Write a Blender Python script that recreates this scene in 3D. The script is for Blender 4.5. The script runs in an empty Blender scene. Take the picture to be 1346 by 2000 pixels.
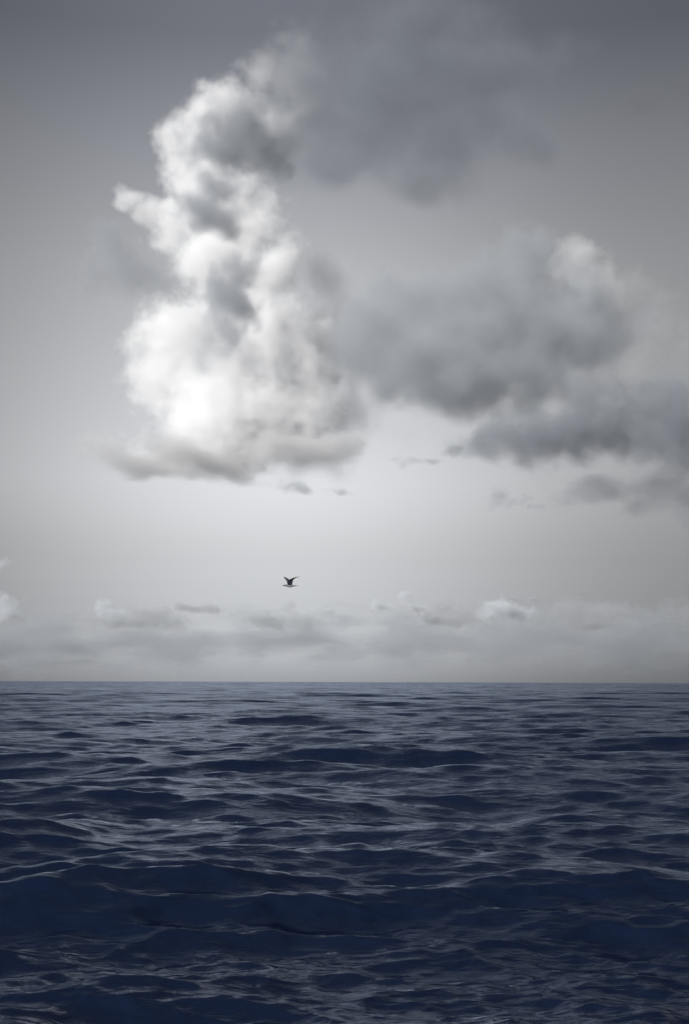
import bpy, bmesh, math, random
import numpy as np
from mathutils import Vector, Matrix

C = bpy.context.scene.collection
sc = bpy.context.scene
rad = math.radians

# ------------------------------------------------------------------ camera
CAM_H = 3.0
F = 2414.0                       # focal length in photograph pixels (photo 1346 x 2000)
EARTH = 6.371e6
PITCH = math.atan(332.0 / F) - math.sqrt(2 * CAM_H / EARTH)     # the horizon stands 332 px below the middle
ROLL = rad(0.17)
cd = bpy.data.cameras.new('camera'); cam = bpy.data.objects.new('camera', cd); C.objects.link(cam)
cd.sensor_fit = 'VERTICAL'; cd.sensor_height = 36.0; cd.lens = 36.0 * F / 2000.0
cd.clip_start = 0.1; cd.clip_end = 500000.0
cam.matrix_world = (Matrix.Translation((0, 0, CAM_H)) @ Matrix.Rotation(rad(90) + PITCH, 4, 'X')
                    @ Matrix.Rotation(ROLL, 4, 'Z'))
sc.camera = cam

# ------------------------------------------------------------------ light
SUN_AZ, SUN_EL = -138.0, 24.0    # degrees, azimuth clockwise from the view direction (+Y)
EXPOSURE = 0.6
sc.view_settings.view_transform = 'Standard'; sc.view_settings.look = 'None'
sc.view_settings.gamma = 1.0; sc.view_settings.use_curve_mapping = False
sc.view_settings.exposure = EXPOSURE

# sky correction per elevation (degrees, factor): an evening sky under thin haze, dull towards the zenith
SKY = [(-90, 1.6), (-2, 2.7), (0.0, 2.65), (1.25, 1.62), (2.5, 1.04), (3.75, .82), (6.25, .75), (9, .80), (12.5, .72), (18.75, .60),
       (23.75, .465), (28.75, .30), (36, .30), (60, .40), (90, .40)]
wd = bpy.data.worlds.new('World'); sc.world = wd; wd.use_nodes = True
nt = wd.node_tree; N = nt.nodes; Lk = nt.links
bg = N['Background']; bg.inputs['Strength'].default_value = 0.15
st = N.new('ShaderNodeTexSky'); st.sky_type = 'NISHITA'; st.sun_disc = False
st.sun_elevation = rad(SUN_EL); st.sun_rotation = rad(SUN_AZ)
st.air_density = 1.0; st.dust_density = 3.0; st.ozone_density = 1.0
hs = N.new('ShaderNodeHueSaturation'); hs.inputs['Saturation'].default_value = 0.05
Lk.new(st.outputs[0], hs.inputs['Color'])
tc = N.new('ShaderNodeTexCoord'); sx = N.new('ShaderNodeSeparateXYZ'); Lk.new(tc.outputs['Generated'], sx.inputs[0])
asn = N.new('ShaderNodeMath'); asn.operation = 'ARCSINE'; Lk.new(sx.outputs['Z'], asn.inputs[0])
mr = N.new('ShaderNodeMapRange'); mr.inputs['From Min'].default_value = rad(-90); mr.inputs['From Max'].default_value = rad(90)
Lk.new(asn.outputs[0], mr.inputs['Value'])
cr = N.new('ShaderNodeValToRGB'); cr.color_ramp.interpolation = 'LINEAR'
els = cr.color_ramp.elements
while len(els) > 1: els.remove(els[-1])
for i, (e, v) in enumerate(SKY):
    x = (e + 90.0) / 180.0
    el = els[0] if i == 0 else els.new(x)
    el.position = x
    t = max(0.0, min(1.0, (e - 19.0) / 11.0))          # the higher sky is a touch bluer
    l = max(0.0, 1 - max(e, 0.0) / 6.0)                   # and so is the haze on the horizon
    el.color = (v * (.985 - .045 * t - .025 * l), v * (.995 - .01 * t), v * (1.02 + .125 * t + .045 * l), 1)
Lk.new(mr.outputs[0], cr.inputs[0])
mx = N.new('ShaderNodeMix'); mx.data_type = 'RGBA'; mx.blend_type = 'MULTIPLY'; mx.inputs['Factor'].default_value = 1.0
# glow painted into the sky around one quarter of the horizon, dimming either side
az = N.new('ShaderNodeMath'); az.operation = 'ARCTAN2'; Lk.new(sx.outputs['X'], az.inputs[0]); Lk.new(sx.outputs['Y'], az.inputs[1])
def mth(op, a_, *v):
    n_ = N.new('ShaderNodeMath'); n_.operation = op; Lk.new(a_, n_.inputs[0])
    for i_, x_ in enumerate(v): n_.inputs[i_ + 1].default_value = x_
    return n_.outputs[0]
g = mth('MULTIPLY_ADD', az.outputs[0], 1 / rad(13.5), rad(4.5) / rad(13.5))
g = mth('POWER', mth('ABSOLUTE', g), 2.0)
g = mth('EXPONENT', mth('MULTIPLY', g, -1.0))
kk = mth('MULTIPLY_ADD', asn.outputs[0], 1 / rad(17.0), -8.0 / 17.0)          # the glow spreads wider higher up
kn = kk.node; kn.use_clamp = True
fl_ = mth('MULTIPLY_ADD', kk, .18, .33)
gi = mth('MULTIPLY_ADD', g, -1.0, 1.0)
gm_ = N.new('ShaderNodeMath'); gm_.operation = 'MULTIPLY_ADD'
Lk.new(gi, gm_.inputs[0]); Lk.new(fl_, gm_.inputs[1]); Lk.new(g, gm_.inputs[2])
g = gm_.outputs[0]
sk = N.new('ShaderNodeVectorMath'); sk.operation = 'SCALE'; Lk.new(hs.outputs[0], sk.inputs[0]); Lk.new(g, sk.inputs['Scale'])
Lk.new(sk.outputs[0], mx.inputs['A']); Lk.new(cr.outputs[0], mx.inputs['B'])
Lk.new(mx.outputs['Result'], bg.inputs['Color'])

sl = bpy.data.lights.new('sun', 'SUN'); sl.energy = 3.8; sl.angle = rad(0.5); sl.color = (1.0, .985, .96)
so = bpy.data.objects.new('sun', sl); C.objects.link(so)
sdir = Vector((math.sin(rad(SUN_AZ)) * math.cos(rad(SUN_EL)), math.cos(rad(SUN_AZ)) * math.cos(rad(SUN_EL)), math.sin(rad(SUN_EL))))
so.rotation_euler = sdir.to_track_quat('Z', 'Y').to_euler(); so.location = sdir * 500

cy = sc.cycles
cy.use_denoising = True
cy.use_adaptive_sampling = True; cy.adaptive_threshold = 0.02; cy.adaptive_min_samples = 12
cy.max_bounces = 10; cy.diffuse_bounces = 1; cy.glossy_bounces = 2; cy.transmission_bounces = 1
cy.volume_bounces = 8; cy.transparent_max_bounces = 24
cy.volume_step_rate = 0.7; cy.volume_max_steps = 256
cy.sample_clamp_indirect = 4.0

# ------------------------------------------------------------------ helpers
CM = cam.matrix_world.to_3x3()
def ray(x, y):
    """direction through a pixel of the photograph"""
    return (CM @ Vector(((x - 673.0) / F, (1000.0 - y) / F, -1.0))).normalized()
def at(x, y, Y):
    """point at forward distance Y"""
    d = ray(x, y); return Vector((0, 0, CAM_H)) + d * (Y / d.y)
def tag(o, label=None, cat=None, group=None, kind=None):
    if label: o['label'] = label
    if cat: o['category'] = cat
    if group: o['group'] = group
    if kind: o['kind'] = kind
    return o
def link(name, me, parent=None):
    o = bpy.data.objects.new(name, me); C.objects.link(o); o.parent = parent
    return o

# ------------------------------------------------------------------ sea
def fft_tile(Lm, n, seed, lam_peak, lam_min, lam_max, amp, wind, spread, cut=None):
    """one periodic patch of random sea: returns spectrum fields (height, dx, dy)"""
    rng = np.random.RandomState(seed)
    k1 = np.fft.fftfreq(n, d=Lm / n) * 2 * np.pi
    kx, ky = np.meshgrid(k1, k1)
    k = np.hypot(kx, ky); k[0, 0] = 1e-6
    kp = 2 * np.pi / lam_peak
    S = k ** -3.75 * np.exp(-1.25 * (kp / k) ** 2)
    c = (kx * wind[0] + ky * wind[1]) / k
    # long waves run with the wind, short ones spread out
    p = spread * np.clip((kp / k), .12, 1.0) ** .6
    S *= np.abs(c) ** (2 * p) + .02
    S[(k < 2 * np.pi / lam_max) | (k > 2 * np.pi / lam_min)] = 0
    h = (rng.randn(n, n) + 1j * rng.randn(n, n)) * np.sqrt(S)
    z = np.fft.ifft2(h).real
    h *= amp / z.std()
    return h, kx, ky, k
def fields(h, kx, ky, k, cut):
    H = h * np.exp(-(k / cut) ** 4)
    f = [np.fft.ifft2(H).real, np.fft.ifft2(-1j * H * kx / k).real, np.fft.ifft2(-1j * H * ky / k).real]
    return np.stack(f, -1).astype(np.float32)
def sample(fld, Lm, X, Y):
    n = fld.shape[0]
    u = (X / Lm) % 1.0 * n; v = (Y / Lm) % 1.0 * n
    i = np.floor(u).astype(np.int32); j = np.floor(v).astype(np.int32)
    a = (u - i)[..., None].astype(np.float32); b = (v - j)[..., None].astype(np.float32)
    i %= n; j %= n; i1 = (i + 1) % n; j1 = (j + 1) % n
    return (fld[j, i] * (1 - a) + fld[j, i1] * a) * (1 - b) + (fld[j1, i] * (1 - a) + fld[j1, i1] * a) * b

# big single waves of the photograph: pixel of the crest, half width px, height m, length m
RIDGES = [(940, 1690, 420, .50, 2.6), (330, 1512, 210, .42, 4.0), (1170, 1580, 150, .36, 3.4), (70, 1596, 110, .34, 2.6),
          (240, 1745, 240, .34, 2.0), (330, 1880, 200, .08, 1.0), (700, 1470, 330, .30, 5.0), (430, 1690, 170, .26, 2.0),
          (150, 1480, 220, .32, 5.0), (1250, 1962, 120, .16, 1.1)]
def build_sea():
    rows = [2.5]
    while rows[-1] < 12000.0:
        r = rows[-1]
        rows.append(r + min(max(r * r / 3300.0, .035), max(.0068 * r ** .92, .05)) if r < 1500 else r * 1.012)
    R = np.array(rows)
    fine = np.arange(-21.0, 21.01, .07)
    ang = np.concatenate([np.arange(-180, -60, 4.0), np.arange(-60, -21, .75), fine, np.arange(21.75, 60, .75), np.arange(60, 180.1, 4.0)])
    ang[-1] = 180.0
    A = np.radians(ang)
    nr, na = len(R), len(A)
    X = (R[:, None] * np.sin(A)[None]); Y = (R[:, None] * np.cos(A)[None])
    dr = np.gradient(R)[:, None] * np.ones((1, na))
    da = np.gradient(A)[None] * R[:, None]
    cell = np.maximum(dr, da)
    T1 = fft_tile(293.0, 1024, 11, 5.5, .6, 26.0, .068, (.10, -1.0), 3.2)
    T0 = fft_tile(613.0, 1024, 4, 14.0, 7.0, 40.0, .165, (-.06, -1.0), 4.0)
    T2 = fft_tile(41.0, 1024, 5, 2.0, .10, 2.4, .027, (-.12, -1.0), 1.1)
    W = np.zeros((nr, na, 3), np.float32)
    for T, Lm, chop, cuts in ((T0, 613.0, 1.0, [3.0, .8, .3]), (T1, 293.0, 1.0, [9.0, 3.0, 1.2, .5, .22]), (T2, 41.0, 1.1, [60.0, 25.0, 10.0, 4.0])):
        kc = 2.9 / cell                                       # finest wave number this cell can carry
        lv = np.interp(-np.log(kc), -np.log(cuts), np.arange(len(cuts)))
        acc = np.zeros((nr, na, 3), np.float32)
        for q, cut in enumerate(cuts):
            w = np.clip(1 - np.abs(lv - q), 0, 1).astype(np.float32)
            m = w.max(1) > 0
            if not m.any(): continue
            acc[m] += w[m][..., None] * sample(fields(*T, cut), Lm, X[m] * .72 - (2.0 if Lm > 500 else 0.0), Y[m] + (13.0 if Lm > 500 else 0.0))     # long crested
        if Lm < 100: acc *= np.clip((220 - R) / 120, 0, 1)[:, None, None]
        if Lm > 500: acc *= np.clip((R - 9.0) / 8.0, .25, 1)[:, None, None]      # the water flattens out in front
        W[..., 2] += acc[..., 0]
        W[..., 0] -= chop * acc[..., 1]; W[..., 1] -= chop * acc[..., 2]      # crests gather, troughs spread
    near = np.clip((R - 2.5) / 4.0, 0, 1)[:, None]
    for (px, py, hw, hgt, ln) in RIDGES:
        hgt *= .85
        d = ray(px, py); t = (CAM_H - .3) / -d.z
        cx, cyy = d.x * t, d.y * t; wx = hw / F * t
        bend = .10 * wx * np.sin((X - cx) / wx * 1.9 + px)
        v = (Y - cyy - bend) / (.75 * ln)
        prof = np.where(v < 0, np.exp(-(np.abs(v) / .62) ** 1.8), np.exp(-(np.abs(v) / 1.5) ** 1.5))
        W[..., 2] += hgt * prof * np.exp(-np.abs((X - cx) / wx) ** 2.6) - .18 * hgt * np.exp(-((v + 1.6) / .8) ** 2) * np.exp(-((X - cx) / wx) ** 2)
    W[..., 2] *= near
    P = np.stack([X, Y, -(R ** 2 / (2 * EARTH))[:, None] * np.ones((1, na))], -1) + W      # the round earth
    P[:, -1] = P[:, 0]
    V = P.reshape(-1, 3).astype(np.float32)
    idx = np.arange(nr * na).reshape(nr, na)
    q = np.stack([idx[:-1, :-1], idx[:-1, 1:], idx[1:, 1:], idx[1:, :-1]], -1).reshape(-1, 4)[:, ::-1]
    # disc under the viewer
    V = np.concatenate([V, [[0, 0, 0]]]).astype(np.float32); c = len(V) - 1
    fan = np.stack([np.full(na - 1, c), idx[0, 1:], idx[0, :-1]], -1)
    me = bpy.data.meshes.new('sea')
    nq, nf = len(q), len(fan)
    me.vertices.add(len(V)); me.vertices.foreach_set('co', V.ravel())
    me.loops.add(nq * 4 + nf * 3); me.loops.foreach_set('vertex_index', np.concatenate([q.ravel(), fan.ravel()]).astype(np.int32))
    me.polygons.add(nq + nf)
    me.polygons.foreach_set('loop_start', np.concatenate([np.arange(nq) * 4, nq * 4 + np.arange(nf) * 3]).astype(np.int32))
    me.update(); me.validate()
    me.polygons.foreach_set('use_smooth', np.ones(len(me.polygons), bool))
    at_ = me.attributes.new('chop', 'FLOAT', 'POINT')          # slopes the mesh is too coarse to carry out there
    at_.data.foreach_set('value', np.concatenate([np.clip(np.log10(np.maximum(cell, .03) / .03) / 3.0, 0, 1).ravel(), [0]]).astype(np.float32))
    print('sea', nq + nf)
    o = link('sea', me); tag(o, 'dark navy choppy sea reaching to a clear horizon', None, None, 'structure')
    m = bpy.data.materials.new('sea_water'); m.use_nodes = True
    nt = m.node_tree; N = nt.nodes; K = nt.links; N.clear()
    out = N.new('ShaderNodeOutputMaterial')
    df = N.new('ShaderNodeBsdfDiffuse'); df.inputs['Color'].default_value = (.0040, .0078, .021, 1)      # navy light coming back out of deep water
    gl = N.new('ShaderNodeBsdfGlossy'); gl.inputs['Color'].default_value = (.74, .83, 1.0, 1)
    mixs = N.new('ShaderNodeMixShader'); K.new(df.outputs[0], mixs.inputs[1]); K.new(gl.outputs[0], mixs.inputs[2]); K.new(mixs.outputs[0], out.inputs['Surface'])
    # mean Fresnel reflection of a wind-ruffled surface: flatter than that of a mirror-smooth one
    lw = N.new('ShaderNodeLayerWeight'); lw.inputs['Blend'].default_value = .5
    pw = N.new('ShaderNodeMath'); pw.operation = 'POWER'; pw.inputs[1].default_value = 5.6; K.new(lw.outputs['Facing'], pw.inputs[0])
    fr = N.new('ShaderNodeMath'); fr.operation = 'MULTIPLY_ADD'; fr.inputs[1].default_value = .66; fr.inputs[2].default_value = .02
    K.new(pw.outputs[0], fr.inputs[0]); K.new(fr.outputs[0], mixs.inputs[0])
    at2 = N.new('ShaderNodeAttribute'); at2.attribute_name = 'chop'
    mr = N.new('ShaderNodeMapRange'); mr.inputs['To Min'].default_value = .08; mr.inputs['To Max'].default_value = .14
    K.new(at2.outputs['Fac'], mr.inputs['Value']); K.new(mr.outputs[0], gl.inputs['Roughness'])
    tc = N.new('ShaderNodeTexCoord')
    # gusts: patches of rougher and calmer water
    gz = N.new('ShaderNodeTexNoise'); gz.inputs['Scale'].default_value = .016; gz.inputs['Detail'].default_value = 5.0; gz.inputs['Roughness'].default_value = .6
    K.new(tc.outputs['Object'], gz.inputs['Vector'])
    gr = N.new('ShaderNodeMapRange'); gr.inputs['From Min'].default_value = .36; gr.inputs['From Max'].default_value = .64
    gr.inputs['To Min'].default_value = .35; gr.inputs['To Max'].default_value = 1.3
    K.new(gz.outputs['Fac'], gr.inputs['Value'])
    far = N.new('ShaderNodeMapRange'); far.inputs['From Min'].default_value = .45; far.inputs['From Max'].default_value = .75      # waves too fine for the far mesh
    K.new(at2.outputs['Fac'], far.inputs['Value'])
    fm = N.new('ShaderNodeMath'); fm.operation = 'MULTIPLY'; K.new(far.outputs[0], fm.inputs[0]); K.new(gr.outputs[0], fm.inputs[1])
    prev = None
    for (scale, sxy, det, dist, ctl) in ((.16, (.5, 1.0, 1.0), 3.0, 1.6, fm), (1.2, (.45, 1.0, 1.0), 4.0, .11, gr), (6.0, (.5, 1.0, 1.0), 4.0, .034, gr)):
        mp = N.new('ShaderNodeMapping'); mp.inputs['Scale'].default_value = sxy; mp.inputs['Rotation'].default_value = (0, 0, .12)
        K.new(tc.outputs['Object'], mp.inputs['Vector'])
        nz = N.new('ShaderNodeTexNoise'); nz.inputs['Scale'].default_value = scale; nz.inputs['Detail'].default_value = det
        nz.inputs['Roughness'].default_value = .55; nz.inputs['Distortion'].default_value = .6
        K.new(mp.outputs[0], nz.inputs['Vector'])
        bp = N.new('ShaderNodeBump'); bp.inputs['Strength'].default_value = 1.0
        dm = N.new('ShaderNodeMath'); dm.operation = 'MULTIPLY'; dm.inputs[1].default_value = dist
        K.new(ctl.outputs[0], dm.inputs[0]); K.new(dm.outputs[0], bp.inputs['Distance'])
        K.new(nz.outputs['Fac'], bp.inputs['Height'])
        if prev: K.new(prev.outputs[0], bp.inputs['Normal'])
        prev = bp
    for q in (df, gl, lw): K.new(prev.outputs[0], q.inputs['Normal'])
    me.materials.append(m)
build_sea()

# ------------------------------------------------------------------ clouds
def cloud_material(name, blobs, r_m, dens, albedo, amp, nscale, edge, aniso, detail, rough, seed, stretch=(1, 1, 1), warp=1.8, thin=None):
    """volume whose density follows a lumpy union of ellipsoids, its rim eaten into by turbulence (object space, metres)"""
    m = bpy.data.materials.new(name); m.use_nodes = True
    nt = m.node_tree; N = nt.nodes; K = nt.links; N.clear()
    out = N.new('ShaderNodeOutputMaterial'); pv = N.new('ShaderNodeVolumePrincipled')
    pv.inputs['Color'].default_value = (*albedo, 1); pv.inputs['Anisotropy'].default_value = aniso
    K.new(pv.outputs[0], out.inputs['Volume'])
    tc0 = N.new('ShaderNodeTexCoord')
    wz = N.new('ShaderNodeTexNoise'); wz.inputs['Scale'].default_value = .42 / nscale; wz.inputs['Detail'].default_value = 2.0
    wo = N.new('ShaderNodeVectorMath'); wo.operation = 'ADD'; wo.inputs[1].default_value = (seed * 911.0, seed * 377.0, 0)
    K.new(tc0.outputs['Object'], wo.inputs[0]); K.new(wo.outputs[0], wz.inputs['Vector'])
    wm = N.new('ShaderNodeVectorMath'); wm.operation = 'MULTIPLY_ADD'
    wm.inputs[1].default_value = (warp * nscale,) * 3; wm.inputs[2].default_value = (-.5 * warp * nscale,) * 3
    K.new(wz.outputs['Color'], wm.inputs[0])
    wa = N.new('ShaderNodeVectorMath'); wa.operation = 'ADD'; K.new(wm.outputs[0], wa.inputs[0]); K.new(tc0.outputs['Object'], wa.inputs[1])
    acc = None
    for (c, r) in blobs:
        s = N.new('ShaderNodeVectorMath'); s.operation = 'SUBTRACT'; K.new(wa.outputs[0], s.inputs[0]); s.inputs[1].default_value = c
        d = N.new('ShaderNodeVectorMath'); d.operation = 'DIVIDE'; K.new(s.outputs[0], d.inputs[0]); d.inputs[1].default_value = r
        l = N.new('ShaderNodeVectorMath'); l.operation = 'LENGTH'; K.new(d.outputs[0], l.inputs[0])
        if acc is None: acc = l.outputs['Value']
        else:
            q = N.new('ShaderNodeMath'); q.operation = 'SMOOTH_MIN'; q.inputs[2].default_value = .45
            K.new(acc, q.inputs[0]); K.new(l.outputs['Value'], q.inputs[1]); acc = q.outputs[0]
    mp = N.new('ShaderNodeMapping'); mp.inputs['Location'].default_value = (seed * 7.3, seed * 3.1, seed * 1.7)
    mp.inputs['Scale'].default_value = [x / nscale for x in stretch]
    K.new(tc0.outputs['Object'], mp.inputs['Vector'])
    nz = N.new('ShaderNodeTexNoise'); nz.inputs['Scale'].default_value = 1.0; nz.inputs['Detail'].default_value = detail
    nz.inputs['Roughness'].default_value = rough; nz.inputs['Distortion'].default_value = 0.0
    K.new(mp.outputs[0], nz.inputs['Vector'])
    a = N.new('ShaderNodeMath'); a.operation = 'MULTIPLY_ADD'; a.inputs[1].default_value = 5.0 * amp; a.inputs[2].default_value = -2.5 * amp
    K.new(nz.outputs['Fac'], a.inputs[0])
    f = N.new('ShaderNodeMath'); f.operation = 'SUBTRACT'; K.new(a.outputs[0], f.inputs[0]); K.new(acc, f.inputs[1])   # noise - distance
    mr = N.new('ShaderNodeMapRange'); mr.interpolation_type = 'SMOOTHSTEP'
    mr.inputs['From Min'].default_value = -1.0; mr.inputs['From Max'].default_value = -1.0 + edge
    mr.inputs['To Min'].default_value = 0.0; mr.inputs['To Max'].default_value = dens
    K.new(f.outputs[0], mr.inputs['Value'])
    if thin:                                                             # the vapour thins out along one direction
        dv, a0, a1, lo = thin
        dp = N.new('ShaderNodeVectorMath'); dp.operation = 'DOT_PRODUCT'; K.new(tc0.outputs['Object'], dp.inputs[0]); dp.inputs[1].default_value = dv
        tm = N.new('ShaderNodeMapRange'); tm.interpolation_type = 'SMOOTHSTEP'
        tm.inputs['From Min'].default_value = a0; tm.inputs['From Max'].default_value = a1; tm.inputs['To Min'].default_value = 1.0; tm.inputs['To Max'].default_value = lo
        K.new(dp.outputs['Value'], tm.inputs['Value'])
        ml = N.new('ShaderNodeMath'); ml.operation = 'MULTIPLY'; K.new(mr.outputs[0], ml.inputs[0]); K.new(tm.outputs[0], ml.inputs[1])
        K.new(ml.outputs[0], pv.inputs['Density'])
    else:
        K.new(mr.outputs[0], pv.inputs['Density'])
    return m

def hull(blobs, grow, voxel):
    bm = bmesh.new()
    for (c, r) in blobs:
        g = bmesh.ops.create_icosphere(bm, subdivisions=3, radius=1.0)
        for v in g['verts']:
            v.co = Vector((c[0] + v.co.x * r[0] * grow, c[1] + v.co.y * r[1] * grow, c[2] + v.co.z * r[2] * grow))
    me = bpy.data.meshes.new('t'); bm.to_mesh(me); bm.free()
    o = bpy.data.objects.new('t', me); C.objects.link(o)
    md = o.modifiers.new('r', 'REMESH'); md.mode = 'VOXEL'; md.voxel_size = voxel; md.use_smooth_shade = True
    dg = bpy.context.evaluated_depsgraph_get()
    e = o.evaluated_get(dg); n = bpy.data.meshes.new_from_object(e)
    bpy.data.objects.remove(o); bpy.data.meshes.remove(me)
    return n

CLOUD_FAR = 2.0
def cloud(name, label, Y, blobs_px, tau=8.0, albedo=.97, amp=.35, nscale=70, edge=.35, aniso=0.0, detail=6, rough=.6,
          seed=1, stretch=(1, 1, 1), group=None, depth=1.0, size=1.0, tint=(1, 1, 1), cat='cloud', thin=None):
    """blobs_px: (x, y, rx, ry[, toward]) in photograph pixels at forward distance Y metres"""
    Y *= CLOUD_FAR
    cx = sum(b[0] for b in blobs_px) / len(blobs_px); cyp = sum(b[1] for b in blobs_px) / len(blobs_px)
    org = at(cx, cyp, Y); px = Y / F
    bl = []
    for b in blobs_px:
        off = b[4] if len(b) > 4 else 0.0
        p = at(b[0], b[1], Y - off * px) - org
        bl.append((tuple(p), (b[2] * px * size, max(b[2], b[3]) * px * depth * size, b[3] * px * size)))
    rmed = sorted(min(b[2], b[3]) for b in blobs_px)[-1] * px
    m = cloud_material(name + '_vapour', bl, rmed, tau / (2 * rmed), tuple(min(1.0, albedo * t) for t in tint), amp, nscale * px, edge, aniso, detail, rough, seed, stretch,
                       thin=thin and ((thin[0] / px, 0, thin[1] / px), thin[2], thin[3], thin[4]))
    mn = min(min(r) for _, r in bl)
    me = hull(bl, 1.2 + .7 * amp, max(mn * .22, rmed * .05))
    me.materials.clear(); me.materials.append(m)
    o = link(name, me); o.location = org
    tag(o, label, cat, group)
    return o
PARTS = globals().get('PARTS', 'all')

# the tall sunlit tower, leaning to the right at its head
cloud('towering_cloud', 'tall bright white sunlit cloud tower rising left of centre above the sea', 5200, [
    (425, 790, 110, 120), (360, 650, 80, 85), (530, 810, 120, 90, -40), (600, 710, 80, 100, -60), (500, 640, 100, 105, -30), (400, 880, 130, 38),
    (540, 525, 62, 70, -20), (430, 505, 95, 80), (335, 455, 52, 42, 10), (470, 415, 88, 80, -20), (385, 345, 60, 90, 10), (350, 280, 40, 70, 20),
    (425, 215, 72, 60, 0), (510, 255, 85, 75, -60), (525, 140, 66, 58, -40), (555, 85, 46, 36, -30), (262, 395, 38, 24, 0), (300, 420, 44, 28, 0), (590, 170, 60, 75, -80), (590, 80, 40, 30, -30), (318, 725, 62, 90, -30)],
    tau=7, albedo=1.0, amp=.52, nscale=62, edge=.72, thin=(.55, .55, 60, 290, .10), aniso=0.0, seed=1, detail=9, rough=.68, size=1.13)
cloud('grey_cloud_shelf', 'flat soft grey cloud shelf under the bright white tower', 4900, [
    (300, 892, 110, 24), (430, 900, 130, 20), (560, 885, 110, 26), (215, 882, 60, 24), (640, 870, 60, 26)],
    tau=.9, albedo=.78, size=1.3, amp=.5, nscale=60, edge=.8, seed=2, stretch=(.6, .6, 1.2))
cloud('haze_cloud', 'pale hazy cloud blending the right side of the white tower into the sky', 5600, [
    (690, 800, 90, 90), (650, 660, 70, 110), (720, 700, 80, 80), (600, 890, 90, 40), (640, 560, 60, 70)],
    tau=1.0, albedo=.9, amp=.5, nscale=70, edge=1.0, size=1.3, seed=18)
cloud('dark_cloud_scrap', 'small dark lens shaped cloud scrap across the upper middle of the white tower', 4600, [
    (405, 420, 55, 34), (440, 425, 40, 24), (430, 360, 40, 20)],
    tau=1.8, albedo=.55, tint=(.96, 1, 1.06), size=1.4, amp=.5, nscale=45, edge=.8, seed=3)
cloud('dark_cloud_scrap', 'dark ragged cloud scrap across the curled head of the white tower', 4600, [
    (470, 275, 90, 40), (410, 280, 40, 45), (530, 290, 60, 36)],
    tau=1.8, albedo=.55, tint=(.96, 1, 1.06), size=1.35, amp=.6, nscale=50, edge=.8, seed=4)
cloud('dark_cloud_scrap', 'dark upright cloud scrap across the waist of the white tower', 4600, [
    (450, 590, 42, 70), (465, 530, 28, 30)],
    tau=1.8, albedo=.55, tint=(.96, 1, 1.06), size=1.4, amp=.6, nscale=45, edge=.8, seed=5)
cloud('grey_cloud', 'soft grey cloud hanging against the left side of the white tower', 4700, [
    (220, 500, 60, 70), (270, 540, 70, 40), (180, 540, 45, 40), (320, 545, 40, 22)],
    tau=1.3, albedo=.55, tint=(.96, 1, 1.06), size=1.3, amp=.5, nscale=70, edge=.9, seed=6)
cloud('grey_cloud', 'thin grey cloud veil added to dim the right side of the white tower head', 4500, [
    (580, 150, 70, 90), (600, 240, 90, 70), (540, 300, 80, 50), (640, 320, 60, 50), (470, 240, 60, 50)],
    tau=1.3, albedo=.46, tint=(.96, 1, 1.06), amp=.55, nscale=70, edge=1.0, size=1.25, seed=17)  # veil added to grey down the bright right side of the head
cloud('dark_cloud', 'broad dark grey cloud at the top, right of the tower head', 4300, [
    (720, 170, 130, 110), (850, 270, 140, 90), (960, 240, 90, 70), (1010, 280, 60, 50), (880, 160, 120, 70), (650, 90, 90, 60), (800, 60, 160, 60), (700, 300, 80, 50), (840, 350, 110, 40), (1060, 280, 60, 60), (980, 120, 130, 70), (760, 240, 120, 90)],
    tau=1.6, albedo=.37, tint=(.94, 1, 1.10), amp=.42, nscale=130, edge=.9, size=1.3, seed=7)  # low albedo puts the shade on this cloud into its colour
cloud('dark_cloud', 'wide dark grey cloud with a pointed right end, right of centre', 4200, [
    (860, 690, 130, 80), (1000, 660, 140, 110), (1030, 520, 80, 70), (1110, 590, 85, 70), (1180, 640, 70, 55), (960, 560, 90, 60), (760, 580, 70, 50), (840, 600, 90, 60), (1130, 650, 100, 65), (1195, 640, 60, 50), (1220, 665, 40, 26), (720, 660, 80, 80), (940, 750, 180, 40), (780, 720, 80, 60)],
    tau=2.5, albedo=.57, tint=(.96, 1, 1.05), amp=.42, nscale=76, edge=.68, size=1.3, seed=8)  # lowered albedo stands in for the shade the cloud lies in
cloud('white_cloud_puff', 'small bright white cloud puff above the pointed end of the dark cloud', 4150, [
    (1135, 508, 46, 52), (1108, 530, 32, 32), (1160, 555, 34, 52)],
    tau=2, albedo=.85, size=1.2, amp=.5, nscale=50, edge=1.0, seed=9)
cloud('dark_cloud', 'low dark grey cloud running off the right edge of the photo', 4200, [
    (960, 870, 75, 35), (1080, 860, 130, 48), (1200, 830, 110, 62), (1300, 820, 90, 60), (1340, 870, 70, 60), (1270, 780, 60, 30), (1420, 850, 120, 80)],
    tau=2.5, albedo=.46, tint=(.95, 1, 1.08), amp=.44, nscale=62, edge=.7, size=1.25, seed=10)  # shade painted in here too, as a darker albedo
cloud('grey_cloud', 'faint grey cloud trailing below the low dark cloud at the right edge', 4400, [
    (1180, 960, 90, 26), (1290, 960, 80, 40), (1330, 990, 40, 26), (1400, 960, 80, 50)],
    tau=.7, albedo=.55, tint=(.96, 1, 1.06), size=1.3, amp=.6, nscale=55, edge=.9, seed=11, stretch=(.7, .7, 1.2))
cloud('grey_cloud', 'pale grey cloud behind the pointed end of the dark cloud near the right edge', 6000, [
    (1290, 610, 60, 50), (1230, 560, 50, 40), (1270, 690, 80, 50), (1150, 740, 60, 50), (1360, 640, 50, 60)],
    tau=.45, albedo=.7, size=1.2, amp=.6, nscale=60, edge=.9, seed=12)
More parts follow.
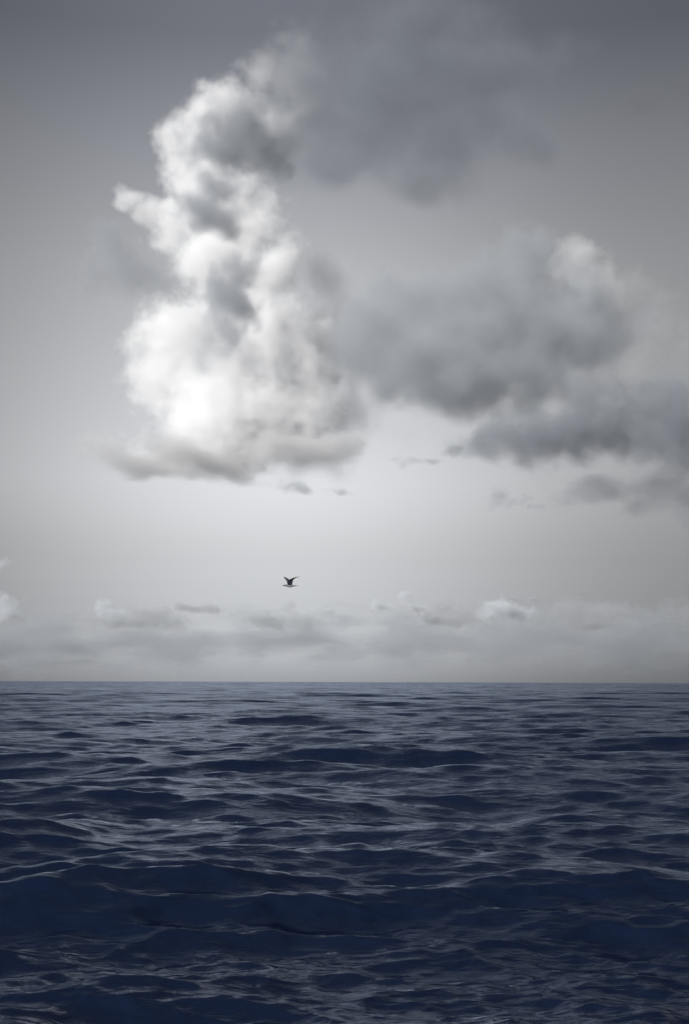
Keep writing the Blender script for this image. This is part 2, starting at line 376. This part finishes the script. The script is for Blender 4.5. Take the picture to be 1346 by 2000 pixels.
cloud('cloud_wisp', 'thin grey cloud wisp alone in clear sky below the low dark cloud', 4400, [
    (975, 975, 34, 18), (1005, 985, 30, 12), (1045, 993, 24, 7)], tau=.7, albedo=.55, tint=(.96, 1, 1.06), amp=.7, nscale=28, edge=.9, seed=13)
cloud('cloud_wisp', 'thin flat cloud wisp to the left end of the low dark cloud', 4400, [
    (800, 903, 34, 7), (840, 900, 30, 7), (890, 880, 30, 14)], tau=.6, albedo=.55, tint=(.96, 1, 1.06), amp=.6, nscale=28, edge=.9, seed=14)
cloud('cloud_wisp', 'thin grey cloud wisp just under the base of the white tower', 4500, [
    (570, 948, 40, 14), (600, 955, 22, 10), (660, 960, 30, 7)], tau=.6, albedo=.55, tint=(.96, 1, 1.06), amp=.6, nscale=30, edge=.9, seed=15)
cloud('cloud_veil', 'faint dark cloud veil high at the top right corner', 4300, [
    (1260, 200, 70, 36), (1330, 190, 60, 50), (1400, 210, 70, 60)], tau=.6, albedo=.25, tint=(.96, 1, 1.06), amp=.6, nscale=80, edge=1.0, seed=16)

# the far cloud bank along the horizon
G = 'far cumulus clouds along the horizon'
for (lab, bl, (g, tau), sd) in [
    ('far white cumulus cloud low at the left edge above the horizon', [(10, 1190, 34, 26), (40, 1200, 26, 14), (5, 1100, 14, 14)], (.84, 1.8), 21),
    ('small far cumulus peak, white against the grey bank at left above the horizon', [(205, 1188, 20, 20), (222, 1200, 34, 14)], (.84, 1.8), 22),
    ('soft grey far cloud trailing to the right of the small white peak at left', [(290, 1198, 60, 20), (240, 1215, 90, 14), (330, 1215, 60, 14)], (.64, .65), 31),
    ('flat pale far cloud strip above the horizon between the white peak and the bird', [(370, 1188, 40, 9), (410, 1192, 24, 10)], (.64, .65), 23),
    ('far grey cloud just below and right of the bird', [(520, 1212, 60, 18), (590, 1212, 50, 20), (560, 1190, 22, 12), (640, 1195, 20, 18)], (.64, .65), 24),
    ('far cumulus cloud with a small bright white peak right of the bird', [(783, 1170, 18, 17), (740, 1180, 34, 9), (806, 1184, 24, 10)], (.84, 1.8), 25),
    ('far grey cumulus cloud between two bright peaks right of centre', [(860, 1192, 40, 18), (905, 1196, 36, 18), (880, 1212, 60, 14)], (.64, .65), 26),
    ('pale bright far cumulus cloud behind the grey bank at right', [(975, 1190, 40, 22), (1010, 1200, 36, 20), (945, 1205, 26, 18)], (.84, 1.8), 27),
    ('broad grey far cumulus cloud low at the right above the horizon', [(1110, 1192, 50, 22), (1170, 1196, 60, 20), (1215, 1192, 40, 14), (1160, 1215, 90, 16)], (.64, .65), 28),
    ('grey far cumulus cloud low at the right edge above the horizon', [(1310, 1195, 30, 24), (1345, 1205, 40, 34)], (.64, .65), 29),
    ('tiny flat cloud scrap above the bank at right', [(1010, 1170, 20, 6), (1035, 1169, 20, 6)], (.64, .65), 30)]:
    cloud('horizon_cloud', lab, 16000 + 400 * (sd % 5), bl, tau=tau, albedo=g, tint=(.97, 1, 1.04), size=1.1, amp=.5, nscale=24, edge=.8, seed=sd, group=G, detail=4)
cloud('cloud_bank', 'long hazy grey cloud bank lying along the whole horizon', 19000, [
    (60, 1250, 260, 62), (330, 1255, 240, 58), (560, 1245, 240, 60), (800, 1250, 240, 60), (1020, 1245, 240, 62), (1240, 1250, 240, 64), (1450, 1250, 200, 66), (-120, 1250, 160, 66)],
    tau=1.3, albedo=.58, tint=(.95, 1, 1.07), amp=.6, nscale=44, edge=.9, seed=41, stretch=(.4, .4, 1.3), depth=.4)

# ------------------------------------------------------------------ birds
def plain(name, col, rough=.7):
    m = bpy.data.materials.new(name); m.use_nodes = True
    N = m.node_tree.nodes; b = N['Principled BSDF']; b.inputs['Roughness'].default_value = rough
    nz = N.new('ShaderNodeTexNoise'); nz.inputs['Scale'].default_value = 40.0
    cr = N.new('ShaderNodeValToRGB')
    cr.color_ramp.elements[0].color = (*[c * .75 for c in col], 1); cr.color_ramp.elements[1].color = (*[c * 1.2 for c in col], 1)
    m.node_tree.links.new(nz.outputs['Fac'], cr.inputs[0]); m.node_tree.links.new(cr.outputs[0], b.inputs['Base Color'])
    return m
M_dark = plain('dark_feathers', (.018, .022, .035)); M_pale = plain('pale_belly_feathers', (.13, .135, .15)); M_beak = plain('beak_horn', (.05, .05, .06), .4)

def loft(bm, rings):
    prev = None
    for r in rings:
        vs = [bm.verts.new(p) for p in r]
        if prev:
            for i in range(len(vs)): bm.faces.new((prev[i], prev[(i + 1) % len(vs)], vs[(i + 1) % len(vs)], vs[i]))
        else: first = vs
        prev = vs
    return first, prev

def make_bird(name, wing_pts):
    """sea bird flying towards -X; wing_pts: rows of (span y, x lead, x trail, height z, thickness) for one wing from root to tip"""
    bm = bmesh.new()
    # trunk, head and tail as one lofted skin along X (tail +X, beak -X)
    st = [(-.300, .005, .022, .020), (-.285, .010, .030, .028), (-.255, .014, .040, .038), (-.215, .012, .040, .040), (-.170, .004, .052, .052), (-.10, -.010, .070, .068), (-.02, -.018, .080, .078),
          (.07, -.014, .074, .066), (.15, -.006, .056, .046), (.22, .002, .044, .028), (.30, .004, .052, .014), (.37, .004, .040, .008), (.42, .003, .012, .004)]
    n = 12; rings = []
    for x, z, wy, hz in st:
        rings.append([(x, math.cos(2 * math.pi * i / n) * wy, z + math.sin(2 * math.pi * i / n) * hz) for i in range(n)])
    a, b_ = loft(bm, rings); bm.faces.new(a[::-1]); bm.faces.new(b_)
    for side in (-1, 1):
        rr = []
        for y, xl, xt, z, th in wing_pts[0 if side < 0 else 1]:
            m = 8; ring = []
            for i in range(m):
                t = 2 * math.pi * i / m
                u = .5 - .5 * math.cos(t)
                ring.append((xl + (xt - xl) * u, side * y, z + math.sin(t) * th * (1.25 - u) + .10 * (xt - xl) * math.sin(math.pi * u)))
            rr.append(ring)
        a, b_ = loft(bm, rr); bm.faces.new(a); bm.faces.new(b_)
    bmesh.ops.recalc_face_normals(bm, faces=bm.faces)
    me = bpy.data.meshes.new(name); bm.to_mesh(me); bm.free()
    me.materials.append(M_dark); me.materials.append(M_pale)
    for p in me.polygons:
        p.use_smooth = True
        c = p.center
        p.material_index = 1 if (c.z < .012 and abs(c.y) < .085 and -.20 < c.x < .20) else 0
    o = link(name, me)
    sm = o.modifiers.new('smooth', 'SUBSURF'); sm.levels = 1; sm.render_levels = 1
    bm = bmesh.new()
    loft(bm, [[(x, math.cos(t) * r, .006 + dz + math.sin(t) * r * 1.2) for t in [k * math.pi / 3 for k in range(6)]] for x, r, dz in ((-.285, .020, 0), (-.33, .014, -.002), (-.37, .007, -.006), (-.392, .002, -.012))])
    bmesh.ops.recalc_face_normals(bm, faces=bm.faces)
    bk = bpy.data.meshes.new('beak'); bm.to_mesh(bk); bm.free(); bk.materials.append(M_beak)
    for p in bk.polygons: p.use_smooth = True
    link('beak', bk, o)
    return o
# wings raised in a steep V, the tips swept: [far wing (side -1 = +Y after facing)], [near wing]
up_a = [(.03, -.12, .14, .02, .014), (.09, -.12, .16, .12, .012), (.15, -.09, .18, .22, .010), (.22, .00, .21, .31, .008), (.32, .17, .33, .39, .006), (.42, .36, .47, .455, .004), (.50, .62, .65, .48, .002)]
up_b = [(.03, -.12, .12, .02, .014), (.09, -.14, .12, .12, .012), (.16, -.19, .06, .22, .010), (.25, -.25, -.04, .31, .008), (.35, -.33, -.15, .38, .008), (.43, -.38, -.25, .43, .006), (.49, -.40, -.33, .46, .002)]
bird = make_bird('sea_bird', [up_a, up_b])
D = 58.0
bird.scale.z = .9
bird.location = at(566, 1144, D); bird.rotation_euler = (rad(4), rad(1), rad(-8))
tag(bird, 'dark sea bird flying left with raised wings above the horizon', 'bird')

fl = [(.03, -.09, .11, .02, .012), (.15, -.12, .08, .05, .010), (.30, -.13, .05, .09, .008), (.46, -.08, .05, .09, .006), (.62, .02, .09, .05, .004), (.75, .14, .16, .01, .002)]
glide = make_bird('distant_bird', [fl, fl])
glide.location = at(1137, 1161, 330); glide.rotation_euler = (rad(8), rad(4), rad(75))
tag(glide, 'tiny far bird gliding with spread wings above the right cloud bank', 'bird', 'far birds over the cloud bank')
for (x, y, dist, rz, lab) in ((1073.5, 1177, 700, 40, 'darker of two speck sized birds above the broad grey far cloud'), (1093.5, 1185.5, 900, 200, 'fainter of two speck sized birds above the broad grey far cloud')):
    g = glide.copy(); C.objects.link(g); g.location = at(x, y, dist); g.rotation_euler = (0, 0, rad(rz)); g['label'] = lab
    for ch in glide.children:
        c = ch.copy(); C.objects.link(c); c.parent = g
